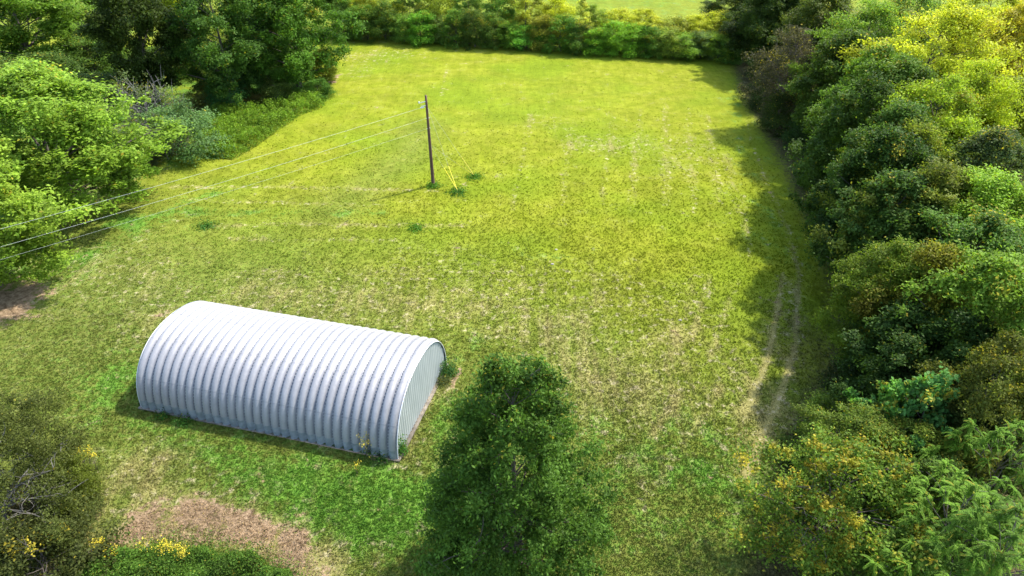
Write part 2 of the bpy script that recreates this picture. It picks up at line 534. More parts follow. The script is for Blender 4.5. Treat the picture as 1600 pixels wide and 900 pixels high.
def build_grass(n=330000):
    r = np.random.default_rng(11)
    # even on the picture: pick points by bearing and distance, denser close by
    t = r.uniform(-.375, .47, n)
    s = CAM_H / (SP + t * CP)
    x = r.uniform(-.80, .80, n) * s
    y = (CP - t * SP) * s
    keep = ~in_hut(x, y, -.1) & (x < edge_x(y) + 2) & ((x > left_x(y) - 3) | (y < 45))
    x, y = x[keep], y[keep]
    m = masks(x, y)
    keep = r.random(len(x)) > np.clip(np.clip((np.hypot(x, y) - 50) / 50, 0, .9) + m['bare'] * 1.1 + m['litter'] * .7 + .6 * (m['dry'] > .95), 0, .93)
    x, y = x[keep], y[keep]
    m = {k: v[keep] for k, v in m.items()}
    n = len(x)
    dist = np.hypot(np.hypot(x, y), CAM_H)
    sc = (dist / 45) ** .35
    h = r.uniform(.04, .10, n) * sc * np.clip(1.5 - dist / 120, .45, 1) * (1 + .7 * np.clip(m['lush'], 0, 1)) * (1 + .3 * m['yellow'])
    w = r.uniform(.022, .05, n) * sc
    V, F, T = [], [], []
    K = 3
    tall = r.random(n)
    for k in range(K):
        az = r.uniform(0, 2 * math.pi, n)
        ox, oy = r.normal(0, .05, n) * sc, r.normal(0, .05, n) * sc
        lean = r.uniform(.2, 1.1, n)
        bx, by = x + ox, y + oy
        z0 = roll(bx, by) - .01
        dx, dy = np.cos(az) * w, np.sin(az) * w
        la = az + math.pi / 2 + r.normal(0, .5, n)
        tx, ty = bx + np.cos(la) * lean * h, by + np.sin(la) * lean * h
        v = np.stack([np.stack([bx - dx, by - dy, z0], 1), np.stack([bx + dx, by + dy, z0], 1), np.stack([tx, ty, z0 + h], 1)], 1)
        V.append(v.reshape(-1, 3))
        T.append(np.clip(.5 * tall + .5 * r.random(n), 0, 1))
    V = np.concatenate(V)
    F = np.arange(len(V)).reshape(-1, 3)
    at = {k: ('FACE', np.tile(vv, K)) for k, vv in m.items()}
    at['tint'] = ('FACE', np.concatenate(T))
    me = mesh_from('grass', V, F, M_GRASS, at)
    tag(link('grass', me), 'short mown yellow-green and straw coloured grass covering the whole field', 'grass', kind='stuff')


build_grass()


# ------------------------------------------------------------------ foliage
def unit(v):
    return v / (np.linalg.norm(v, axis=-1, keepdims=True) + 1e-9)


def leaf_quads(C, Nn, size, aspect, r, droop=0.):
    n = len(C)
    t = r.normal(0, 1, (n, 3))
    t[:, 2] -= droop * 2
    t = unit(t - (t * Nn).sum(1, keepdims=True) * Nn)
    b = np.cross(Nn, t)
    s = np.asarray(size).reshape(-1, 1)
    L, W = t * s, b * s * aspect
    fold = Nn * s * .12
    V = np.stack([C - L, C + W + fold, C + L, C - W + fold], 1).reshape(-1, 3)
    return V, np.arange(4 * n).reshape(-1, 4)


def crown_mesh(name, r, centres, radii, per, size, aspect=.55, flat=.75, upb=.7, droop=0., warm_p=.03, warm_top=.0, H=10., shell=.75, mat=None):
    """centres/radii of leaf sprays -> one foliage mesh"""
    C, Nn, T, Wm, S = [], [], [], [], []
    for c, rc in zip(centres, radii):
        k = max(8, int(per * (rc / np.mean(radii)) ** 2))
        d = r.normal(0, 1, (k, 3))
        d[:, 2] += .35
        d = unit(d)
        ea = r.uniform(0, math.pi)
        e1, e2, e3 = r.uniform(.7, 1.45), r.uniform(.55, 1.0), r.uniform(.6, 1.1)
        ca, sa = math.cos(ea), math.sin(ea)
        lump = 1 + .35 * np.sin(d[:, :1] * 5 + ea * 3) * np.sin(d[:, 1:2] * 6 + ea * 7)
        rr = lump * rc * (shell + (1 - shell) * r.random((k, 1)) ** .6) * (1 + .22 * r.normal(0, 1, (k, 1)))
        inner = r.random((k, 1)) < .22
        rr = np.where(inner, rr * r.random((k, 1)), rr)
        q = d * rr * np.array([e1, e2, flat * e3])
        q = np.stack([q[:, 0] * ca - q[:, 1] * sa, q[:, 0] * sa + q[:, 1] * ca, q[:, 2]], 1)
        # sprays reach outwards and up from the crown's middle
        q += unit(np.array([c[0], c[1], .3 * rc])) * (q[:, :1] * 0 + 1) * r.normal(0, .25, (k, 1)) * rc
        p = c + q
        nn = unit(d * .55 + np.array([0, 0, upb]) + r.normal(0, .55, (k, 3)))
        ct = r.normal(0, .15)
        cw = r.random() < warm_p * 2
        C.append(p); Nn.append(nn)
        T.append(np.clip(.48 + ct + r.normal(0, .17, k), 0, 1))
        wz = warm_top * np.clip((p[:, 2] / H - .7) / .3, 0, 1)
        Wm.append(np.where(r.random(k) < warm_p + wz + (.5 if cw else 0), r.uniform(.4, 1, k), 0))
        S.append(size * r.uniform(.6, 1.25, k))
    C, Nn = np.concatenate(C), np.concatenate(Nn)
    C[:, 2] = np.maximum(C[:, 2], .04)
    V, F = leaf_quads(C, Nn, np.concatenate(S), aspect, r, droop)
    return mesh_from(name, V, F, mat or M_LEAF, {'tint': ('FACE', np.concatenate(T)), 'warm': ('FACE', np.concatenate(Wm))})


def limb(mb, r, a, b, r0, r1, n=6, wob=.06, seg=5, sag=0.):
    a, b = np.array(a, float), np.array(b, float)
    L = np.linalg.norm(b - a)
    pts, rad = [], []
    off = r.normal(0, wob * L, 3)
    for i in range(seg + 1):
        t = i / seg
        pts.append(a + (b - a) * t + off * math.sin(math.pi * t) + np.array([0, 0, sag * L * math.sin(math.pi * t)]))
        rad.append(r0 + (r1 - r0) * t)
    mb.tube(pts, rad, n, cap=False)
    return pts


def trunk_mesh(name, r, centres, H, r0, top=.8, nl=26, twigs=0, bend=.02, lean=(0, 0), mat=None, fork=0, tw_len=1.0):
    mb = MB()
    seg = 8
    o1, o2 = r.normal(0, bend * H, 2), r.normal(0, bend * H, 2)
    tp = []
    for i in range(seg + 1):
        t = i / seg
        z = t * H * top
        tp.append(np.array([o1[0] * math.sin(3 * t) + lean[0] * t, o1[1] * math.sin(2.5 * t) + lean[1] * t, z - (.15 if i == 0 else 0)]))
    rad = [r0 * (1.35 if i == 0 else 1) * (1 - .88 * i / seg) for i in range(seg + 1)]
    mb.tube(tp, rad, 9, cap=False)
    idx = r.permutation(len(centres))[:nl]
    ends = []
    for j in idx:
        c = centres[j]
        hd = math.hypot(c[0], c[1])
        z = max(.12 * H, min(c[2] - hd * .55, H * top * .96))
        t = z / (H * top)
        k = min(int(t * seg), seg - 1)
        f = t * seg - k
        a = tp[k] * (1 - f) + tp[k + 1] * f
        rr = max(.02, r0 * (1 - .88 * t) * .5)
        pts = limb(mb, r, a, c, rr, .018, 5, .05, 5, .05)
        ends.append((pts, rr))
    for j in range(twigs):
        pts, rr = ends[r.integers(len(ends))]
        k = r.integers(2, len(pts))
        d = unit(r.normal(0, 1, 3) + np.array([0, 0, .5]))
        limb(mb, r, pts[k], pts[k] + d * r.uniform(.5, 1.3) * tw_len, .022, .007, 3, .08, 3)
    return mb.mesh(name, mat or M_BARK)


def envelope(kind, r, H, Rr, n):
    """centres of leaf sprays for a crown of the given habit"""
    out = []
    lob = [(r.uniform(0, 2 * math.pi), r.uniform(.10, .26)) for _ in range(3)]
    zl = [(r.uniform(0, 6.28), r.uniform(.5, 1)) for _ in range(2)]
    while len(out) < n:
        th = r.uniform(0, 2 * math.pi)
        zr = r.random()
        if kind == 'broad':
            z0, pr = .12, math.sin(math.pi * min(1, (.14 + .86 * zr))) ** .55
        elif kind == 'oval':
            z0, pr = .18, math.sin(math.pi * (.10 + .88 * zr)) ** .7
        elif kind == 'pyramid':
            z0, pr = .08, (1 - zr) ** .75 * min(1, .62 + zr * 2.0)
        elif kind == 'column':
            z0, pr = .12, min(1, 1.25 * (1 - zr) ** .6)
        else:   # bush: leafy to the ground
            z0, pr = .02, math.sqrt(max(0, 1 - (zr * .98) ** 2.2)) * (.8 + .2 * min(1, zr * 4))
        w = 1 + sum(a * math.cos(th * (k + 2) - p + 2.5 * zr * zl[k % 2][1]) for k, (p, a) in enumerate(lob))
        if kind in ('broad', 'oval'): w *= .88 + .20 * math.sin(zr * 17 + zl[0][0] + 3 * math.cos(th))
        rad = Rr * pr * w * (r.uniform(.35, 1.0) ** .5)
        if r.random() > .25 + .75 * pr: continue
        out.append([rad * math.cos(th), rad * math.sin(th), H * (z0 + (1 - z0) * zr * .97)])
    return np.array(out)


PROTO = {}


def proto(key, kind, H, Rr, n, spray, per, size, r0=.2, nl=26, twigs=0, twig_mat=None, tw_len=1., **kw):
    r = np.random.default_rng(abs(hash_s(key)))
    C = envelope(kind, r, H, Rr, n)
    radii = spray * r.uniform(.5, 1.5, len(C))
    sq = C.copy()
    cr = crown_mesh(key + '_crown', r, sq, radii, per, size, H=H, **kw)
    top = {'broad': .72, 'oval': .85, 'pyramid': .93, 'column': .95}.get(kind, .6)
    tr = trunk_mesh(key + '_trunk', r, C, H, r0, top, nl, twigs, mat=twig_mat, tw_len=tw_len)
    PROTO[key] = (cr, tr, H, Rr)


def hash_s(s):
    h = 5381
    for ch in s: h = (h * 33 + ord(ch)) & 0x7fffffff
    return h


for i in range(3):
    proto(f'broad{i}', 'broad', 14, 6.5, 290, .80, 215, .15, r0=.34, nl=30, upb=.9, warm_p=.01, warm_top=.02)
for i in range(3):
    proto(f'oval{i}', 'oval', 14, 4.6, 210, .74, (230, 330, 160)[i], (.13, .105, .165)[i], r0=.24, nl=24, upb=.75, warm_p=.012, warm_top=.03)
proto('dense', 'oval', 15, 6.2, 260, .8, 190, .17, r0=.35, nl=20, upb=.6, warm_p=.0, flat=.8, shell=.85)
for i in range(2):
    proto(f'airy{i}', 'oval', 13, 5.0, 220, .72, 230, .10, r0=.2, nl=40, twigs=90, upb=.4, warm_p=.02, warm_top=.05, shell=.4)
proto('big_leaf', 'oval', 7, 2.6, 80, .42, 110, .12, r0=.12, nl=24, upb=.8, aspect=.8, warm_p=.05)
for i in range(3):
    proto(f'bush{i}', 'bush', 4, 2.6, 60, .65, 190, .09, r0=.07, nl=26, twigs=50, upb=.55, warm_p=.008, warm_top=.01)
for i in range(3):
    proto(f'tallbush{i}', 'bush', 7, 3.0, 85, .75, 190, .11, r0=.11, nl=34, twigs=60, upb=.5, warm_p=.02, warm_top=.06)
for i in range(2):
    proto(f'twiggy{i}', 'bush', 4.5, 2.8, 90, .6, 45, .07, r0=.07, nl=70, twigs=420, twig_mat=M_TWIG, upb=.4, warm_p=.05, shell=.3)
proto('brown_twiggy', 'oval', 11, 4.0, 160, .8, 120, .10, r0=.16, nl=80, twigs=450, upb=.4, warm_p=.03, shell=.3)
proto('column', 'column', 9, 1.0, 60, .42, 90, .10, r0=.07, nl=10, upb=.4, warm_p=.12, shell=.4)
proto('speckled', 'oval', 9, 4.2, 240, .62, 120, .085, r0=.13, nl=50, twigs=120, upb=.5, warm_p=.02, shell=.3, aspect=.6)


def yellow_speckle(me, frac, seed=3):
    """turn whole small sprays of one crown orange-yellow"""
    r = np.random.default_rng(seed)
    a = me.attributes['warm'].data
    n = len(a)
    v = np.zeros(n, dtype=np.float32)
    co = np.zeros(len(me.vertices) * 3, dtype=np.float32)
    me.vertices.foreach_get('co', co)
    c = co.reshape(-1, 4, 3).mean(1)
    pick = c[r.integers(0, n, 420)]
    for p in pick:
        d = np.linalg.norm(c - p, axis=1)
        v = np.maximum(v, (d < r.uniform(.12, .38)) * r.uniform(.5, 1.0))
    v = np.where(r.random(n) < frac, r.uniform(.2, .9, n), v)
    a.foreach_set('value', v)


yellow_speckle(PROTO['speckled'][0], .10)

COUNT = {}


def tree(key, xy, h, rr, col, name, label, cat, group=None, rot=None, trunk_name='trunk', crown_name='crown'):
    cr, tr, H0, R0 = PROTO[key]
    rot = random.uniform(0, 6.28) if rot is None else rot
    root = empty(name, (xy[0], xy[1], float(roll(np.array(xy[0]), np.array(xy[1])))), rot, (rr / R0, rr / R0, h / H0))
    tag(root, label, cat, group)
    c = link(crown_name, cr, root)
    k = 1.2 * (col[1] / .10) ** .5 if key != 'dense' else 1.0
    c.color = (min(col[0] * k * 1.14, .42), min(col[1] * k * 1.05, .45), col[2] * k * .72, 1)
    link(trunk_name, tr, root)
    return root


# ------------------------------------------------------------------ ribbed steel hut
def arch(th, grow=0.):
    e = 2 / HEX
    c, s = math.cos(th), math.sin(th)
    y = (HW / 2 + grow) * math.copysign(abs(c) ** e, c)
    z = (HH + grow) * abs(s) ** e
    return HW / 2 - y, z


def build_hut():
    root = empty('arched_hut', (HUT_A[0], HUT_A[1], 0), HUT_H)
    tag(root, 'white ribbed steel arched hut standing on the grass', 'hut')
    # evenly spaced stations along the arch
    ths = np.linspace(1e-4, math.pi - 1e-4, 4000)
    P = np.array([arch(t) for t in ths])
    L = np.concatenate([[0], np.cumsum(np.hypot(*np.diff(P, axis=0).T))])
    tot = L[-1]
    NA = 96
    q = np.linspace(0, tot, NA + 1)
    A = np.stack([np.interp(q, L, P[:, 0]), np.interp(q, L, P[:, 1])], 1)
    T = np.gradient(A, axis=0); T /= np.linalg.norm(T, axis=1, keepdims=True)
    Nn = np.stack([-T[:, 1], T[:, 0]], 1)
    prof = [(0, 0), (.045, .005), (.085, .10), (.14, .155), (.22, .185), (.32, .190), (.40, .165), (.47, .12), (.53, .065), (.575, .01)]
    band = 5      # stations of the lowest sheet at each side

    def shell(i0, i1, shrink):
        V, F, g = [], [], []
        xs = []
        for k in range(NRIB):
            for (s, d) in prof:
                xs.append((k * PITCH_RIB + s, d - shrink))
        xs.append((NRIB * PITCH_RIB, -shrink))
        m = len(xs)
        for i in range(i0, i1 + 1):
            for (x, d) in xs:
                V.append((x, A[i][0] + Nn[i][0] * d, max(A[i][1] + Nn[i][1] * d, .02)))
                gg = 1.0 if d + shrink < .012 else (.42 if d + shrink < .09 else 0.)  # painted shade: full in the groove bottoms, weaker on the lower flanks
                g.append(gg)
        for i in range(i1 - i0):
            for j in range(m - 1):
                a = i * m + j
                F.append((a, a + 1, a + m + 1, a + m))
        return V, F, g
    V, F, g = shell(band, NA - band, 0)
    me = mesh_from('roof_shell', V, F, M_HUT, {'shade_grime': ('POINT', g)}, True)
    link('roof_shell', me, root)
    for a, b in ((0, band), (NA - band, NA)):
        V, F, g = shell(a, b, .022)
        link('base_sheet', mesh_from('base_sheet', V, F, M_BAND, None, True), root)
    # lap seams between the sheets of the arch
    for i in (16, 34, 50, 62, 80):
        V, F, xs = [], [], []
        for k in range(NRIB):
            for (s, d) in prof:
                xs.append((k * PITCH_RIB + s, d + .006))
        xs.append((NRIB * PITCH_RIB, .006))
        for dd in (-.03, .03):
            for (x, d) in xs:
                V.append((x, A[i][0] + Nn[i][0] * d + T[i][0] * dd, A[i][1] + Nn[i][1] * d + T[i][1] * dd))
        m = len(xs)
        for j in range(m - 1): F.append((j, j + 1, m + j + 1, m + j))
        link('lap_seam', mesh_from('lap_seam', V, F, M_HUT, {'shade_grime': ('POINT', [.28] * len(V))}, True), root)
    # rows of bolt heads down every groove
    mb = MB()
    nb = 64
    qb = np.linspace(.5, tot - .5, nb)
    for k in range(1, NRIB):
        for q_ in qb:
            yy, zz = np.interp(q_, L, P[:, 0]), np.interp(q_, L, P[:, 1])
            y2, z2 = np.interp(q_ + .02, L, P[:, 0]), np.interp(q_ + .02, L, P[:, 1])
            tt = np.array([0, y2 - yy, z2 - zz]); tt /= np.linalg.norm(tt)
            nn = np.array([0, -tt[2], tt[1]])
            mb.box(np.array([k * PITCH_RIB + .02, yy, zz]) + nn * .02, (.05, .08, .035), [(1, 0, 0), tt, nn])
    bo = link('bolt_heads', mb.mesh('bolt_heads', M_STEELROD, False), root)
    bo['kind'] = 'stuff'
    # end walls: corrugated sheet under the arch
    for xw, sgn in ((.10, -1), (HL - .10, 1)):
        V, F = [], []
        ys = []
        y = .04
        while y < HW - .04:
            for s, d in ((0, 0), (.20, 0), (.23, .045), (.27, .045), (.30, 0)):
                if y + s < HW - .04: ys.append((y + s, d))
            y += .302
        zt = [np.interp(yy, A[:, 0], A[:, 1]) - .015 for yy, _ in ys]
        n = 7
        for (yy, d), z in zip(ys, zt):
            for k in range(n + 1):
                V.append((xw + sgn * d, yy, .03 + (max(z, .05) - .03) * k / n))
        for j in range(len(ys) - 1):
            for k in range(n):
                a = j * (n + 1) + k
                F.append((a, a + n + 1, a + n + 2, a + 1))
        link('end_wall', mesh_from('end_wall', V, F, M_ENDW, None, False), root)
        mb = MB()
        tr = [(xw + sgn * .11, A[i][0] + Nn[i][0] * .02, max(A[i][1] + Nn[i][1] * .02, 0.02)) for i in range(NA + 1)]
        mb.tube(tr, [.028] * len(tr), 6)
        link('end_trim', mb.mesh('end_trim', M_TRIM), root)
    mb = MB()
    for yy in (-.02, HW + .02):
        mb.box((HL / 2, yy, .0), (HL + .3, .34, .16))
    for xx in (-.0, HL + .0):
        mb.box((xx, HW / 2, -.003), (.34, HW - .32, .15))
    link('concrete_footing', mb.mesh('concrete_footing', M_CONC, False), root)


build_hut()


# ------------------------------------------------------------------ utility pole, wires, guys
PB = np.array([*G(677, 289), 0.])
PH = HT(664, 149, PB[1])
PT = np.array([PB[0] - .12, PB[1], PH])


def on_pole(z):
    return PB + (PT - PB) * (z / PH)


def build_pole():
    root = empty('utility_pole', tuple(PB))
    tag(root, 'tall brown wooden utility pole standing alone in the field', 'utility pole')
    mb = MB()
    n = 10
    mb.tube([(PT - PB) * (i / n) + np.array([0, 0, -.3 if i == 0 else 0]) for i in range(n + 1)], [.19 - .075 * i / n for i in range(n + 1)], 12)
    link('shaft', mb.mesh('shaft', M_POLEWOOD), root)
    d = np.array([-.80, -.58, 0]); d /= np.linalg.norm(d)
    out = []
    for k, (z, reach) in enumerate(((PH - 1.15, .75), (PH - 2.35, .22), (PH - 3.45, .2))):
        p = on_pole(z) - PB
        if k == 0:
            b = MB()
            b.tube([p + np.array([0, 0, .12]), p + d * .65 + np.array([0, 0, .16])], [.03, .03], 6)
            b.tube([p + np.array([0, 0, .55]), p + d * .85 + np.array([0, 0, .52])], [.045, .035], 6)
            link('bracket', b.mesh('bracket', M_PORC), root)
            ins = MB()
            e0, e1 = p + d * .28, p + d * reach
            q = [e0 + (e1 - e0) * t for t in np.linspace(0, 1, 11)]
            ins.tube(q, [.035, .085, .04, .09, .04, .09, .04, .09, .04, .08, .03], 10)
            link('insulator', ins.mesh('insulator', M_PORC), root)
            i2 = MB()
            q = [p + d * .85 + np.array([0, 0, .5 + .05 * j]) for j in range(5)]
            i2.tube(q, [.04, .075, .045, .07, .03], 10)
            link('insulator', i2.mesh('insulator', M_PORC), root)
        else:
            c = MB()
            c.tube([p, p + d * .2], [.05, .03], 8)
            c.box(p - d * .13, (.08, .16, .1))
            link('cable_clamp', c.mesh('cable_clamp', M_PORC), root)
        out.append(PB + p + d * reach)
    return out


wire_ends = build_pole()
NEXT = [G(-500, 455, 8.6), G(-500, 505, 7.5), G(-500, 540, 6.4)]
for k, (a, rad, lab) in enumerate(zip(wire_ends, (.0095, .009, .006), (
        'topmost of the three overhead wires running left from the wooden pole',
        'middle of the three overhead wires running left from the wooden pole',
        'thin lowest of the three overhead wires running left from the wooden pole'))):
    # direction in plan is the same for the three: towards the next pole beyond the trees
    p0 = np.array(G(0, (358, 386, 406)[k], (8.45, 7.3, 6.35)[k]))
    dv = p0 - a[:2]
    dv = dv / np.linalg.norm(dv)
    span = 70.0
    b = np.array([*(a[:2] + dv * span), (9.6, 8.45, 7.35)[k]])
    dd = np.linalg.norm(p0 - a[:2]) / span
    z_lin = a[2] + (b[2] - a[2]) * dd
    sag = (z_lin - (8.45, 7.3, 6.35)[k]) / (4 * dd * (1 - dd))
    mb = MB()
    pts = []
    for i in range(61):
        t = i / 60
        p = a + (b - a) * t
        p[2] -= 4 * sag * t * (1 - t)
        pts.append(p)
    o = pts[0].copy()
    mb.tube([p - o for p in pts], [rad] * 61, 6)
    w = link('power_line', mb.mesh('power_line', M_WIRE))
    w.location = tuple(o)
    tag(w, lab, 'wire', 'overhead wires')


def guy(ua, va, ut, vt, zp, label, side):
    A = np.array([*G(ua, va), 0.])
    top = on_pole(zp)
    A[:2] += side
    root = empty('guy_wire', tuple(A))
    tag(root, label, 'guy wire', 'guy wires of the utility pole')
    mb = MB()
    mb.tube([(0, 0, -.1), top - A], [.006, .006], 5)
    link('cable', mb.mesh('cable', M_STEELROD), root)
    d = (top - A) / np.linalg.norm(top - A)
    g = MB()
    g.tube([d * .15, d * 2.9], [.029, .029], 8)
    link('yellow_guard', g.mesh('yellow_guard', M_YELLOW), root)


guy(715, 299, 703, 266, PH - 1.0, 'guy wire with yellow guard, left one of the near pair right of the pole', (0, 0))
guy(715, 299, 706, 266, PH - 5.2, 'guy wire with yellow guard, right one of the near pair right of the pole', (.05, 0))
guy(741, 274, 722, 252, PH - 1.1, 'guy wire with yellow guard, upper one of the far pair right of the pole', (0, 0))
guy(741, 274, 725, 252, PH - 5.2, 'guy wire with yellow guard, lower one of the far pair right of the pole', (.05, 0))

# ------------------------------------------------------------------ trees: left side
DK, MID, LT = (.030, .070, .012), (.045, .105, .014), (.085, .165, .016)
YG, OL, YEL = (.130, .190, .014), (.080, .105, .020), (.260, .250, .012)
BG, BR, GR = (.050, .120, .040), (.085, .070, .040), (.075, .090, .055)


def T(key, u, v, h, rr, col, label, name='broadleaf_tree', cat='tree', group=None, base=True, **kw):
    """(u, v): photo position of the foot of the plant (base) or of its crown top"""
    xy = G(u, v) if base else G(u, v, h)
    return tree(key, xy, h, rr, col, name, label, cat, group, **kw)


GL = 'trees along the left side of the field'
T('broad0', 122, 326, 14.3, 9.2, (.100, .172, .026), 'big light green spreading tree with a short dark trunk, above the overhead wires', group=GL, rot=.4)
T('broad1', -5, 448, 14.0, 7.6, (.108, .176, .026), 'light green low-branched tree at the left border, behind the overhead wires', group=GL)
T('broad2', 60, 110, 16.5, 10.5, (.070, .135, .020), 'mid green round tree in the top left corner of the photo', group=GL)
T('dense', 246, 158, 16.5, 6.6, (.038, .064, .016), 'very dark glossy evergreen tree left of the big green tree clump', name='evergreen_tree', group=GL)
T('broad2', 365, 158, 17.0, 7.2, (.042, .095, .020), 'dark green broad tree right of the glossy evergreen', group=GL, rot=2.0)
T('broad1', 468, 138, 16.5, 6.8, (.055, .125, .020), 'bright green tree at the far left corner of the open field', group=GL, rot=4.2)
T('oval1', 180, 105, 8.0, 3.0, (.13, .16, .03), 'small yellowish tree squeezed between round tree and dark evergreen', group=GL)
T('oval0', 300, 78, 16.0, 5.0, (.16, .20, .02), 'yellow-green tree glimpsed behind the dark evergreen', group=GL)
T('broad0', 420, 62, 15.0, 6.5, (.05, .11, .02), 'dark tree at the top edge behind the field corner trees', group=GL)
T('oval2', 535, 48, 13.0, 5.0, (.05, .09, .02), 'dark tree at the left end behind the far hedge', group=GL)
T('broad1', 215, 30, 15.0, 8.0, (.06, .10, .02), 'shaded tree at the top edge left of the dark evergreen', group=GL)

GB = 'bushes along the left field edge'
T('twiggy0', 243, 222, 8.8, 4.6, (.085, .125, .060), 'tall half-bare grey twiggy bush behind the big spreading tree', 'bush', 'bush', GB)
T('bush0', 290, 243, 5.8, 4.2, (.070, .135, .060), 'rounded green bush with a grey tint at the curve of the field edge', 'bush', 'bush', GB)
T('twiggy1', 258, 243, 5.2, 3.4, (.070, .090, .040), 'leafless grey thicket beside the rounded green bush', 'bush', 'bush', GB)
T('bush1', 361, 163, 3.9, 3.0, (.038, .115, .040), 'dense blue-green round bush in front of the dark trees', 'bush', 'bush', GB)
T('bush2', 322, 163, 2.9, 1.9, (.095, .105, .030), 'small olive bush left of the blue-green round bush', 'bush', 'bush', GB)
T('bush0', 436, 156, 2.9, 3.0, (.060, .100, .025), 'olive green bush under the bright corner tree', 'bush', 'bush', GB)
T('bush1', 398, 160, 2.2, 1.7, (.085, .085, .030), 'brownish bush right of the blue-green round bush', 'bush', 'bush', GB)
T('bush2', 497, 150, 2.2, 2.4, (.050, .120, .022), 'low green bush closest to the far left field corner', 'bush', 'bush', GB)
T('tallbush1', 505, 128, 5.0, 2.4, (.105, .135, .022), 'olive yellow tall bush at the foot of the corner tree', 'bush', 'bush', GB)
T('bush0', 218, 258, 3.0, 2.4, (.060, .085, .045), 'low grey-green bush between spreading tree and field', 'bush', 'bush', GB)

for i, (u, v, h, rr, c, lab) in enumerate((
        (150, 185, 5.5, 4.0, (.055, .100, .030), 'dark shrub in the gap behind the big spreading tree'),
        (195, 165, 5.0, 3.6, (.060, .110, .030), 'shrub between the spreading tree and the dark evergreen'),
        (90, 150, 6.0, 4.6, (.050, .095, .025), 'dark shrub under the round top left tree'),
        (20, 160, 6.0, 4.6, (.055, .100, .025), 'shrub at the left border under the round top left tree'),
        (150, 118, 6.5, 4.2, (.060, .115, .025), 'tall shrub right of the round top left tree trunk'),
        (285, 120, 6.0, 4.0, (.050, .095, .020), 'dark shrub in the gap right of the glossy evergreen'),
        (335, 105, 7.0, 4.5, (.070, .130, .020), 'tall shrub behind the gap in the dark trees'),
        (410, 128, 6.0, 4.4, (.036, .075, .018), 'dark shrub between the two corner trees'),
        (430, 100, 7.5, 4.5, (.045, .090, .018), 'tall dark shrub behind the corner trees'))):
    T(('tallbush0', 'tallbush1', 'tallbush2')[i % 3], u, v, h, rr, c, lab, 'shrub', 'shrub', 'shrubs among the left trees')

# ------------------------------------------------------------------ far hedge
GH = 'shrubs of the far hedge'
r = random.Random(5)
shades = [('dark green', (.042, .085, .018)), ('mid green', (.055, .115, .018)), ('olive', (.085, .110, .020)), ('fresh green', (.070, .155, .018)), ('yellow-tipped', (.150, .170, .018)), ('grey-green', (.060, .090, .040))]
ords = ['first', 'second', 'third', 'fourth', 'fifth', 'sixth', 'seventh', 'eighth', 'ninth', 'tenth', 'eleventh', 'twelfth', 'thirteenth', 'fourteenth', 'fifteenth', 'sixteenth', 'seventeenth', 'eighteenth', 'nineteenth', 'twentieth', 'twenty-first', 'twenty-second', 'twenty-third', 'twenty-fourth']
hedge_front = [(545, 0, 7.0), (575, 0, 6.0), (603, 0, 6.5), (632, 1, 5.0), (660, 1, 5.4), (688, 5, 4.6), (714, 0, 6.0), (742, 0, 6.2), (770, 0, 5.6), (797, 1, 4.6), (822, 1, 4.2), (848, 2, 5.6), (876, 0, 5.8), (903, 0, 4.8), (930, 1, 4.2), (958, 3, 5.2), (986, 3, 4.8), (1014, 0, 4.6), (1040, 2, 4.8), (1067, 1, 4.2), (1094, 5, 4.6), (1120, 2, 4.6), (1146, 0, 4.6)]
for i, (u, sh, h) in enumerate(hedge_front):
    v = 62 + (u - 530) * .058 + r.uniform(-1.5, 1.5)
    nm, c = shades[sh]
    c = tuple(x * r.uniform(1.25, 1.75) for x in c)
    T(f'tallbush{r.randrange(3)}', u, v - 3, h, r.uniform(2.6, 3.3), c, f'{nm} shrub in front row of the far hedge, {ords[i]} from left', 'hedge_shrub', 'shrub', GH)
hedge_back = [(560, 4, 9.5), (600, 4, 9.0), (645, 0, 9.0), (690, 2, 9.5), (735, 0, 9.0), (780, 0, 8.6), (825, 2, 8.8), (868, 4, 8.0), (925, 2, 7.0), (962, 4, 6.2), (1004, 4, 6.6), (1048, 2, 5.6), (1084, 4, 6.0), (1112, 4, 6.6), (1142, 2, 6.4)]
for i, (u, sh, h) in enumerate(hedge_back):
    v = 50 + (u - 530) * .055
    nm, c = shades[sh]
    c = tuple(x * r.uniform(1.2, 1.75) for x in c)
    T(('airy0', 'tallbush0', 'airy1', 'tallbush2')[i % 4], u, v, h, r.uniform(3.0, 3.9), c, f'{nm} taller shrub in back row of the far hedge, {ords[i]} from left', 'hedge_shrub', 'shrub', GH)
T('column', 817, 74, 10.5, 1.3, (.330, .360, .030), 'slender yellow-leaved sapling near the middle of the far hedge', 'sapling', 'sapling', 'yellow saplings in the hedge')
T('column', 907, 82, 9.5, 1.2, (.330, .360, .040), 'slender pale yellow sapling right of the hedge middle, by bare soil', 'sapling', 'sapling', 'yellow saplings in the hedge')
T('column', 1010, 84, 6.5, 1.0, (.300, .270, .030), 'short golden sapling in the right part of the hedge', 'sapling', 'sapling', 'yellow saplings in the hedge')

# ------------------------------------------------------------------ right wood
GW = 'trees of the wood on the right'


def W(key, u, v, h, rr, col, label, **kw):
    T(key, u, v, h, rr, col, label, base=False, group=GW, **kw)


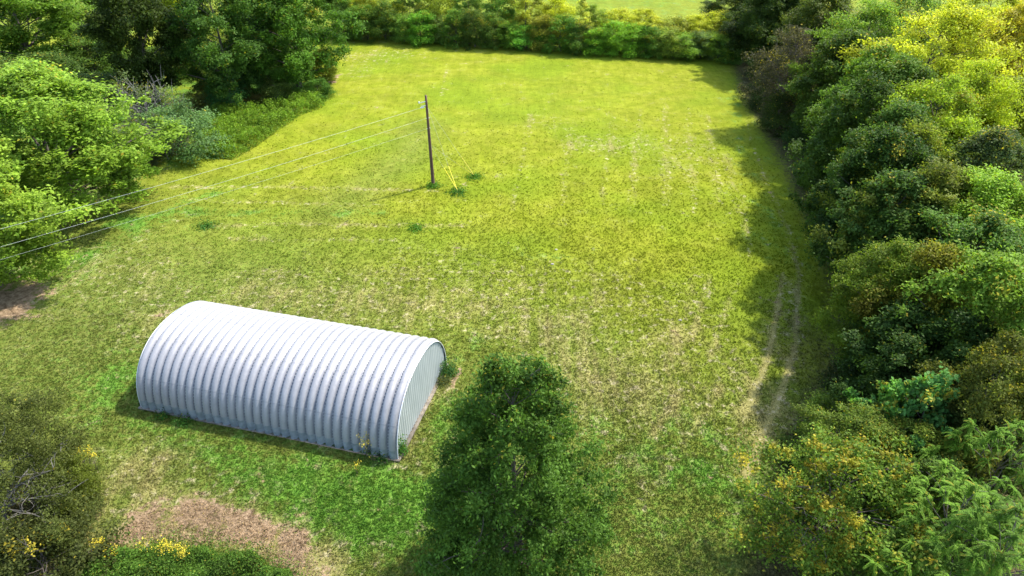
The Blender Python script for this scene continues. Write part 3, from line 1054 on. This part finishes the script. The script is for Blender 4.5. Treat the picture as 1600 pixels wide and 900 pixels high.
# crown tops, from the far end towards the camera
W('oval0', 1175, 5, 9, 4.2, (.040, .070, .022), 'dark tree where the wood meets the far hedge')
W('oval1', 1150, -25, 10, 5, (.050, .085, .022), 'dark tree behind the right end of the hedge')
W('brown_twiggy', 1250, 42, 12.5, 4.6, (.070, .072, .050), 'brownish half-bare tree near the far end of the wood', name='dying_tree')
T('oval0', 1196, 112, 15.5, 4.4, (.045, .080, .022), 'tall dark tree at the far right corner of the field', group=GW)
T('oval2', 1178, 82, 15.0, 4.4, (.050, .085, .022), 'tall dark tree right behind the right end of the far hedge', group=GW)
W('broad1', 1235, -35, 14, 6, (.045, .080, .022), 'dark green tree behind the brownish half-bare tree')
W('broad0', 1300, -25, 15, 6, (.060, .090, .022), 'olive dark tree at the top edge left of the pale crowns')
W('oval2', 1335, 50, 14, 4.6, (.055, .098, .022), 'dark olive tree right of the brownish half-bare tree')
W('airy0', 1372, 5, 16, 6.0, (.095, .165, .030), 'light green airy tree at the top edge of the wood')
W('airy1', 1430, -25, 17, 6.5, (.100, .170, .045), 'pale bluish green airy tree at the top edge')
W('airy0', 1495, 5, 18, 7.5, (.215, .260, .024), 'large yellow-green airy tree dominating the upper right', rot=1.)
W('airy1', 1560, -30, 16, 6.0, (.190, .235, .024), 'yellow-green tree at the top edge right of the large airy one')
W('oval1', 1605, 5, 16, 4.6, (.200, .195, .022), 'golden tree in the top right corner')
W('broad2', 1385, 75, 15, 5.2, (.070, .135, .025), 'mid green tree with light upper sprays below the light airy tree')
W('broad0', 1420, 90, 15, 5.4, (.065, .120, .022), 'dark green tree under the left side of the yellow-green crown')
W('airy1', 1480, 120, 15, 5.5, (.135, .200, .022), 'yellowish green tree below the large airy crown')
W('airy0', 1548, 95, 15, 4.6, (.165, .220, .020), 'light green feathery crown left of the golden trees')
W('oval0', 1590, 120, 13, 4.6, (.110, .150, .020), 'olive tree at the right border below the golden tree')
W('oval2', 1543, 165, 11, 3.2, (.330, .270, .012), 'small bright golden tree above the dark white-tipped tree')
W('broad2', 1575, 205, 13, 4.6, (.060, .095, .040), 'dark tree with whitish tips at the right border')
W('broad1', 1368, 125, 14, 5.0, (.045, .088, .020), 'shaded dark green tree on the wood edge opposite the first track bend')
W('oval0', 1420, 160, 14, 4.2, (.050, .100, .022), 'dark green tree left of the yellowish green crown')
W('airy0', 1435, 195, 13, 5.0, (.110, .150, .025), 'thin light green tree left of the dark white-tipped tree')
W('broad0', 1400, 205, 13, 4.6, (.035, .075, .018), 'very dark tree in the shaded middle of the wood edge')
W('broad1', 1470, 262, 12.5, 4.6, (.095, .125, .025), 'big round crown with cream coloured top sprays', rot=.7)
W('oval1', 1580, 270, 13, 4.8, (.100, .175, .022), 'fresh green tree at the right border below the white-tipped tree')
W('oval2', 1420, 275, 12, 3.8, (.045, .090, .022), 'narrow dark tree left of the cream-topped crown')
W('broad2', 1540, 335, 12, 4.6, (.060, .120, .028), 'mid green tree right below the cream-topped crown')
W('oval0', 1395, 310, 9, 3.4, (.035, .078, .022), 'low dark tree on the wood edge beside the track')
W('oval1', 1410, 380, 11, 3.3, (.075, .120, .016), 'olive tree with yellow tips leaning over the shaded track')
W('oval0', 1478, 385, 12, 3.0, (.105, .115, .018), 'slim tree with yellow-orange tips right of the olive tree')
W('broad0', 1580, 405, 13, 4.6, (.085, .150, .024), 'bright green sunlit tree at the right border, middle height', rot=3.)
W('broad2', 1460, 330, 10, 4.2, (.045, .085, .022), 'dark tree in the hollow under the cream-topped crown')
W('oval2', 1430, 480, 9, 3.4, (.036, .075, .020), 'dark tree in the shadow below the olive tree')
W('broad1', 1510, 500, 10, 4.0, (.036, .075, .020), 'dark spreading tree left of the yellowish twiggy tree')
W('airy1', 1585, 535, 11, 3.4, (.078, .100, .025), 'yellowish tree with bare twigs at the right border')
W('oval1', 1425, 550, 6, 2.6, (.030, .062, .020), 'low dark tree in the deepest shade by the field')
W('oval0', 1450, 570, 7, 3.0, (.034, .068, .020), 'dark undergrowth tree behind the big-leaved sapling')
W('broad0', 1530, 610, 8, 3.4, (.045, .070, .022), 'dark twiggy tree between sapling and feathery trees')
W('big_leaf', 1462, 590, 9, 2.3, (.055, .140, .045), 'blue-green big-leaved sapling rising out of the shade')
W('big_leaf', 1402, 605, 7.5, 2.0, (.070, .170, .040), 'bright green big-leaved sapling left of the blue-green one')
W('airy0', 1355, 645, 7, 3.0, (.080, .125, .028), 'olive bushy tree at the field edge below the bright tan patch', rot=.5)
W('airy1', 1430, 668, 7, 3.2, (.090, .135, .024), 'olive green bushy tree with a few orange leaves')
W('speckled', 1345, 705, 8.5, 4.3, (.070, .125, .022), 'sparse tree speckled with orange-yellow leaves near the bottom', rot=1.2)
W('airy0', 1470, 730, 7, 2.7, (.060, .110, .030), 'green bushy tree left of the feathery trees', rot=2.2)

GS = 'bushes at the foot of the right wood'
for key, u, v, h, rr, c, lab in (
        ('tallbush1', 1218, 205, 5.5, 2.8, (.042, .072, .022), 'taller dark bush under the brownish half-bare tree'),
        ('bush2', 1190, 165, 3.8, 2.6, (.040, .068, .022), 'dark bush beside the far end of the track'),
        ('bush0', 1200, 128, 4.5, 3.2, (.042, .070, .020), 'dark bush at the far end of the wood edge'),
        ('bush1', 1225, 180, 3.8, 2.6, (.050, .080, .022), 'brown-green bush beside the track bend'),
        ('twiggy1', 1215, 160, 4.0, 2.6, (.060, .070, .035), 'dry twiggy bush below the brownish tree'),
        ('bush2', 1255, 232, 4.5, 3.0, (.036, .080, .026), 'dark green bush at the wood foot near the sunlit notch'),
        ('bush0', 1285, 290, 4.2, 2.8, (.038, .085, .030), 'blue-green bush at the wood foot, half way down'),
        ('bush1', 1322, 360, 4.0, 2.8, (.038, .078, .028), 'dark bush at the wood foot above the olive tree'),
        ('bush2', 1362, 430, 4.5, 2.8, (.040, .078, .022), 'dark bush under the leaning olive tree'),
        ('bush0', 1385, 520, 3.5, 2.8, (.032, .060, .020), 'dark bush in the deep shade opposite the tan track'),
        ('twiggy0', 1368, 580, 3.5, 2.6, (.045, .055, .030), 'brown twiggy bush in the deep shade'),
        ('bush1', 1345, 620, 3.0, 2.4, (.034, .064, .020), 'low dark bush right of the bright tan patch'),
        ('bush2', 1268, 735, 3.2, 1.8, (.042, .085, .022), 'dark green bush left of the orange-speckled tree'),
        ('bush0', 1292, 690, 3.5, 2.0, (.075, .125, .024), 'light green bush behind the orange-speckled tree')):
    T(key, u, v, h, rr, c, lab, 'bush', 'bush', GS)


# feathery trees with arching fronds
def feathery(name, seed, H=9., Rr=4.2, n=260):
    r = np.random.default_rng(seed)
    Cn = envelope('broad', r, H, Rr, n)
    C, Nn, T_, Wm, S = [], [], [], [], []
    for c in Cn:
        out = unit(np.array([c[0], c[1], .6]))
        for f in range(9):
            d = unit(out * .6 + r.normal(0, .75, 3) + np.array([0, 0, .35]))
            L = r.uniform(.45, .85)
            ts = np.linspace(.08, 1, 22)
            p = c + d * (ts[:, None] * L) + np.array([0, 0, -1]) * (ts[:, None] ** 2) * L * .55
            tan = unit(d + np.array([0, 0, -1.1]) * ts[:, None])
            side = unit(np.cross(tan, np.array([0, 0, 1.])))
            for sgn in (-1, 1):
                lp = p + side * sgn * (.065 * (1 - .5 * ts[:, None]))
                C.append(lp); Nn.append(unit(np.array([0, 0, 1.]) + r.normal(0, .3, (22, 3))))
                T_.append(np.clip(np.full(22, .5 + r.normal(0, .15)) + r.normal(0, .08, 22), 0, 1))
                Wm.append(np.full(22, float(r.random() < .05) * .6))
                S.append(np.stack([side * sgn * .065] * 1, 0)[0] * (1 - .5 * ts[:, None]))
    C, Nn, S = np.concatenate(C), np.concatenate(Nn), np.concatenate(S)
    b = unit(np.cross(Nn, S)) * .020
    V = np.stack([C - S, C + b, C + S, C - b], 1).reshape(-1, 3)
    me = mesh_from(name, V, np.arange(len(V)).reshape(-1, 4), M_LEAF, {'tint': ('FACE', np.concatenate(T_)), 'warm': ('FACE', np.concatenate(Wm))})
    tr = trunk_mesh(name + '_t', r, Cn, H, .16, .72, 40, 40)
    PROTO[name] = (me, tr, H, Rr)


feathery('feather0', 21)
feathery('feather1', 22)
for key, u, v, h, rr, c, lab in (
        ('feather0', 1515, 760, 9.0, 3.6, (.075, .150, .020), 'feathery bright green tree, leftmost of the arching fern-leaved ones'),
        ('feather1', 1598, 665, 9.5, 3.3, (.066, .138, .018), 'feathery green tree at the right border behind the others'),
        ('feather0', 1610, 800, 9.5, 3.4, (.060, .125, .020), 'feathery tree in the bottom right corner'),
        ('feather1', 1480, 850, 7.0, 3.0, (.058, .115, .022), 'lower feathery tree at the bottom edge right of the speckled tree')):
    T(key, u, v, h, rr, c, lab, 'feathery_tree', 'tree', 'feathery trees', base=False)

# trees wholly behind, closing the wood towards the right (their tops show in the gaps)

# ------------------------------------------------------------------ the pyramid tree in front
def near_tree():
    r = np.random.default_rng(77)
    x0, y0 = G(800, 903)
    H = HT(800, 548, y0 + .3)
    cs, rd = [], []
    n = 0
    while n < 700:
        zr = r.random()
        th = r.uniform(0, 2 * math.pi)
        prof = np.interp(zr, [0, .12, .3, .5, .68, .82, .92, 1], [.82, .96, .97, .86, .69, .48, .30, .05])
        if r.random() > prof + .12: continue
        rad = 4.4 * prof * (r.uniform(.12, 1) ** .55) * (1 + .10 * math.cos(3 * th + 1) + .06 * math.cos(5 * th))
        z = 1.1 + (H - 1.5) * zr
        cx = 0
        if zr > .90:      # two leaders
            side = -1 if r.random() < .5 else 1
            cx = -.62 if side < 0 else 1.15
            rad *= .58
            if side > 0: z += .1
        cs.append([cx + rad * math.cos(th), rad * math.sin(th), z]); n += 1
    for sx in (-.66, 1.22):
        for k in range(9):
            cs.append([sx + r.normal(0, .14), r.normal(0, .14), H - .1 - k * .2])
    cs = np.array(cs)
    rd = .47 * r.uniform(.6, 1.4, len(cs))
    rd[-18:] = .17
    root = empty('pyramid_tree', (x0, y0, 0))
    tag(root, 'dark green pyramid-shaped tree with two tips standing in front, right of the hut', 'tree')
    cr = crown_mesh('crown', r, cs, rd, 150, .090, aspect=.5, flat=.8, upb=.35, droop=.7, warm_p=.0, warm_top=.05, H=H, shell=.5)
    c = link('crown', cr, root); c.color = (.066, .130, .018, 1)
    tr = trunk_mesh('trunk', r, cs, H, .20, .86, 70, 200, mat=M_BARK, bend=.006)
    link('trunk', tr, root)


near_tree()

# big scrubby bush bottom left
def scrub():
    r = np.random.default_rng(31)
    H, Rr = 7.8, 4.6
    C = envelope('bush', r, H, Rr, 420)
    cr = crown_mesh('scrub_crown', r, C, .55 * r.uniform(.6, 1.4, len(C)), 170, .066, aspect=.5, flat=.9, upb=.5, warm_p=.004, warm_top=.02, H=H, shell=.3)
    tr = trunk_mesh('scrub_trunk', r, C, H, .09, .8, 45, 420, mat=M_TWIG, tw_len=1.1)
    PROTO['scrub'] = (cr, tr, H, Rr)


scrub()
T('scrub', 15, 815, 8.2, 4.9, (.058, .078, .024), 'large scrubby dark bush with grey bare twigs in the bottom left corner', 'scrub_bush', 'bush', rot=.2, trunk_name='stems', crown_name='foliage')
T('bush1', 75, 905, 3.4, 2.7, (.048, .064, .022), 'dull low bush at the foot of the large scrubby bush', 'bush', 'bush')
T('bush2', 120, 770, 2.6, 1.5, (.075, .105, .020), 'small olive bush on the right flank of the large scrubby bush', 'bush', 'bush')


# ------------------------------------------------------------------ weeds and flowers
def weeds(name, poly, hmin, hmax, n, size, col, label, cat, seed, kind='stuff'):
    r = np.random.default_rng(seed)
    P = np.array([G(*p) for p in poly])
    lo, hi = P.min(0), P.max(0)
    pts = []
    while len(pts) < n:
        q = r.uniform(lo, hi, (4000, 2))
        ins = np.zeros(len(q), bool)
        j = len(P) - 1
        for i in range(len(P)):
            c = ((P[i, 1] > q[:, 1]) != (P[j, 1] > q[:, 1])) & (q[:, 0] < (P[j, 0] - P[i, 0]) * (q[:, 1] - P[i, 1]) / (P[j, 1] - P[i, 1] + 1e-9) + P[i, 0])
            ins ^= c
            j = i
        pts += list(q[ins])
    q = np.array(pts[:n])
    plants = r.uniform(lo, hi, (max(12, int((hi - lo).prod() * 1.6)), 2))
    pr, ph, pc = r.uniform(.25, .75, len(plants)), r.uniform(.3, 1, len(plants)), r.normal(0, .16, len(plants))
    lump, ptint = np.zeros(n), np.zeros(n)
    for (a, b), rr, hh, cc in zip(plants, pr, ph, pc):
        f = hh * np.sqrt(np.clip(1 - ((q[:, 0] - a) ** 2 + (q[:, 1] - b) ** 2) / rr ** 2, 0, 1))
        ptint = np.where(f > lump, cc, ptint); lump = np.maximum(lump, f)
    lump = np.clip(lump + r.normal(0, .06, n), .05, 1)
    # stragglers growing out over the rim
    q = q + r.normal(0, .45, (n, 2)) * (r.random((n, 1)) < .3) * (name != 'weed_fringe')
    d = seg_dist(q[:, 0], q[:, 1], [tuple(p) for p in P] + [tuple(P[0])])
    rim = np.clip(d / .4 + .2, .3, 1)
    h = (hmin + (hmax - hmin) * lump) * rim
    z = h * r.random(n) ** .25
    C = np.stack([q[:, 0], q[:, 1], z + roll(q[:, 0], q[:, 1]) + .02], 1)
    Nn = unit(r.normal(0, .6, (n, 3)) + np.array([0, 0, .8]))
    V, F = leaf_quads(C, Nn, size * r.uniform(.6, 1.3, n), .5, r)
    tint = np.clip(.5 + ptint + r.normal(0, .18, n), 0, 1)
    me = mesh_from(name, V, F, M_LEAF, {'tint': ('FACE', tint), 'warm': ('FACE', (r.random(n) < .03) * r.random(n))})
    o = link(name, me); o.color = (*col, 1)
    tag(o, label, cat, kind=kind)


weeds('weed_patch', [(118, 905), (135, 878), (165, 880), (182, 862), (215, 868), (245, 850), (285, 862), (320, 853), (345, 872), (400, 866), (425, 888), (455, 893), (470, 935), (100, 935)], .15, 1.2, 40000, .060, (.072, .140, .018),
      'dense green weeds growing along the bottom edge in front of bare soil', 'weeds', 41)
weeds('undergrowth', [(300, 190), (335, 172), (400, 172), (470, 158), (512, 145), (505, 168), (470, 180), (440, 200), (405, 226), (365, 250), (318, 246)], .3, 1.7, 42000, .11, (.125, .215, .018),
      'green and yellow-green undergrowth along the left curve of the field', 'undergrowth', 42)
weeds('wood_floor_brush', [(1190, 120), (1235, 200), (1275, 270), (1325, 360), (1365, 450), (1365, 560), (1310, 640), (1420, 640), (1450, 560), (1460, 450), (1380, 340), (1300, 230), (1230, 130)], .2, 1.6, 34000, .12, (.034, .062, .020),
      'dark low brush on the shaded floor of the right wood', 'undergrowth', 43)
weeds('weed_fringe', [(215, 634), (300, 652), (400, 672), (500, 694), (622, 722), (626, 712), (500, 684), (400, 662), (300, 642), (218, 628)], .08, .42, 9000, .05, (.060, .120, .018),
      'ragged dark green weeds fringing the base of the hut side', 'weeds', 45)
weeds('dead_stalks', [(60, 900), (150, 850), (235, 800), (310, 782), (400, 815), (470, 840), (510, 900), (440, 900), (400, 858), (300, 846), (200, 845), (120, 880)], .03, .22, 7000, .045, (.280, .200, .120),
      'brown dead stalks lying over the patch of bare soil', 'dead plants', 46)
weeds('tall_weeds', [(55, 800), (110, 745), (150, 735), (165, 790), (120, 850), (40, 905), (10, 905)], .2, .8, 12000, .05, (.085, .110, .025),
      'rough olive weeds around the foot of the scrubby bush', 'weeds', 44)


def clump(name, u, v, rad, h, n, size, col, label, cat, group, seed, flowers=0, stems=0):
    r = np.random.default_rng(seed)
    x0, y0 = G(u, v)
    root = empty(name, (x0, y0, float(roll(np.array(x0), np.array(y0)))))
    tag(root, label, cat, group)
    d = unit(r.normal(0, 1, (n, 3))) * (r.random((n, 1)) ** .7) * (1 + .5 * np.sin(r.uniform(0, 6.28) + np.arange(n) % 5)[:, None] * .6)
    d[:, :2] *= 1.25
    C = d * np.array([rad, rad, h]); C[:, 2] = np.abs(C[:, 2]) + .02
    Nn = unit(d + r.normal(0, .6, (n, 3)) + np.array([0, 0, .6]))
    V, F = leaf_quads(C, Nn, size * r.uniform(.6, 1.3, n), .5, r)
    me = mesh_from('leaves', V, F, M_LEAF, {'tint': ('FACE', np.clip(.5 + r.normal(0, .2, n), 0, 1)), 'warm': ('FACE', (r.random(n) < .05) * .6)})
    o = link('leaves', me, root); o.color = (*col, 1)
    if stems:
        mb = MB()
        heads = []
        for i in range(stems):
            a = r.uniform(0, 6.28); q = r.uniform(0, .5) * rad
            b = np.array([q * math.cos(a), q * math.sin(a), 0])
            e = b + np.array([math.cos(a) * r.uniform(.1, .5) * rad, math.sin(a) * r.uniform(.1, .5) * rad, h * r.uniform(.9, 1.35)])
            limb(mb, r, b, e, .012, .006, 4, .05, 4)
            heads.append(e)
        link('stems', mb.mesh('stems', M_BARK), root)
        if flowers:
            Cs = []
            for e in heads:
                k = int(flowers * .6) + 3
                Cs.append(e + r.normal(0, 1, (k, 3)) * np.array([.11, .11, .12]))
            Cs = np.concatenate(Cs)
            V, F = leaf_quads(Cs, unit(r.normal(0, 1, Cs.shape) + np.array([0, 0, .7])), .03 * r.uniform(.6, 1.4, len(Cs)), .8, r)
            link('flowers', mesh_from('flowers', V, F, M_PETAL), root)['kind'] = 'stuff'
    return root


GG = 'goldenrod plants'
clump('goldenrod', 160, 868, .45, .8, 260, .05, (.06, .13, .016), 'yellow flowering weed at the left end of the weed patch', 'flowering weed', GG, 51, 60, 12)
clump('goldenrod', 184, 876, .35, .7, 220, .05, (.06, .13, .016), 'smaller yellow flowering weed right of the leftmost one', 'flowering weed', GG, 52, 30, 8)
clump('goldenrod', 232, 868, .25, .8, 160, .05, (.06, .13, .016), 'single yellow flowering weed at the top rim of the weed patch', 'flowering weed', GG, 53, 26, 5)
clump('goldenrod', 262, 872, .40, .9, 260, .05, (.06, .13, .016), 'tall yellow flowering weed in the middle of the weed patch', 'flowering weed', GG, 54, 45, 9)
clump('goldenrod', 287, 876, .40, .8, 260, .05, (.06, .13, .016), 'yellow flowering weed right of the tall middle one', 'flowering weed', GG, 55, 50, 10)
clump('goldenrod', 143, 738, .8, 1.3, 700, .05, (.10, .14, .02), 'tall yellow flowering weeds leaning from the scrubby bush', 'flowering weed', GG, 56, 26, 22)
clump('goldenrod', 573, 712, .45, 1.3, 160, .06, (.06, .12, .016), 'tall yellow flowering weed against the near side of the hut', 'flowering weed', GG, 57, 34, 6)
clump('goldenrod', 560, 738, .30, .7, 120, .05, (.08, .14, .016), 'low yellow flowering weed on the grass in front of the hut', 'flowering weed', GG, 58, 24, 4)
clump('goldenrod', 1121, 811, .25, .35, 120, .05, (.08, .15, .016), 'small yellow flowering weed on the grass near the bottom right', 'flowering weed', GG, 59, 16, 4)
GC = 'weed clumps on the field and by the hut'
clump('weed_clump', 436, 668, .35, .8, 420, .07, (.085, .19, .016), 'bright green weed against the middle of the hut side', 'weed', GC, 61)
clump('weed_clump', 596, 716, .55, .7, 500, .06, (.045, .12, .018), 'dark green weed at the near right end of the hut side', 'weed', GC, 62)
clump('weed_clump', 627, 706, .45, 1.5, 900, .06, (.050, .14, .020), 'tall green weed at the near corner of the hut end wall', 'weed', GC, 63)
clump('weed_clump', 699, 583, .75, 1.2, 1300, .07, (.042, .11, .024), 'green bush-like weed at the far corner of the hut end wall', 'weed', GC, 64)
clump('weed_clump', 692, 598, .55, .5, 700, .06, (.085, .11, .035), 'pale weed in front of the far hut corner', 'weed', GC, 65)
clump('weed_clump', 677, 291, .95, .45, 700, .09, (.07, .17, .016), 'green weeds round the foot of the wooden pole', 'weed', GC, 66)
clump('weed_clump', 714, 301, 1.0, .4, 700, .09, (.055, .14, .016), 'dark green weeds at the near guy anchor', 'weed', GC, 67)
clump('weed_clump', 741, 277, .9, .4, 600, .09, (.07, .17, .016), 'green weeds at the far guy anchor', 'weed', GC, 68)
clump('weed_clump', 322, 353, 1.0, .35, 500, .09, (.06, .15, .025), 'blue-green weed patch left on the upper mown line', 'weed', GC, 69)
clump('weed_clump', 650, 357, 1.0, .35, 450, .09, (.07, .17, .016), 'green weed patch right of centre on the mown line', 'weed', GC, 70)
clump('weed_clump', 255, 650, .5, .5, 350, .06, (.045, .12, .018), 'low weed at the left part of the hut side', 'weed', GC, 71)
clump('weed_clump', 288, 660, .6, .6, 450, .06, (.045, .12, .018), 'broad low weed by the hut ribs near the left end', 'weed', GC, 72)


def stone(u, v, s, label, seed):
    r = np.random.default_rng(seed)
    import bmesh
    bm = bmesh.new()
    bmesh.ops.create_icosphere(bm, subdivisions=2, radius=1)
    for vv in bm.verts:
        k = 1 + r.normal(0, .13)
        vv.co = (vv.co.x * s * k, vv.co.y * s * .75 * k, max(vv.co.z * s * .45 * k, -.05))
    me = bpy.data.meshes.new('stone'); bm.to_mesh(me); bm.free()
    me.materials.append(M_STONE)
    o = link('stone', me)
    x, y = G(u, v)
    o.location = (x, y, float(roll(np.array(x), np.array(y))) + .03)
    tag(o, label, 'stone', 'pale stones in the field')


stone(869, 391, .13, 'pale stone in the middle of the field, farther one of the pair', 1)
stone(863, 413, .15, 'pale stone in the middle of the field, nearer one of the pair', 2)
stone(1063, 500, .13, 'flat pale stone on the straw right of the field centre', 3)
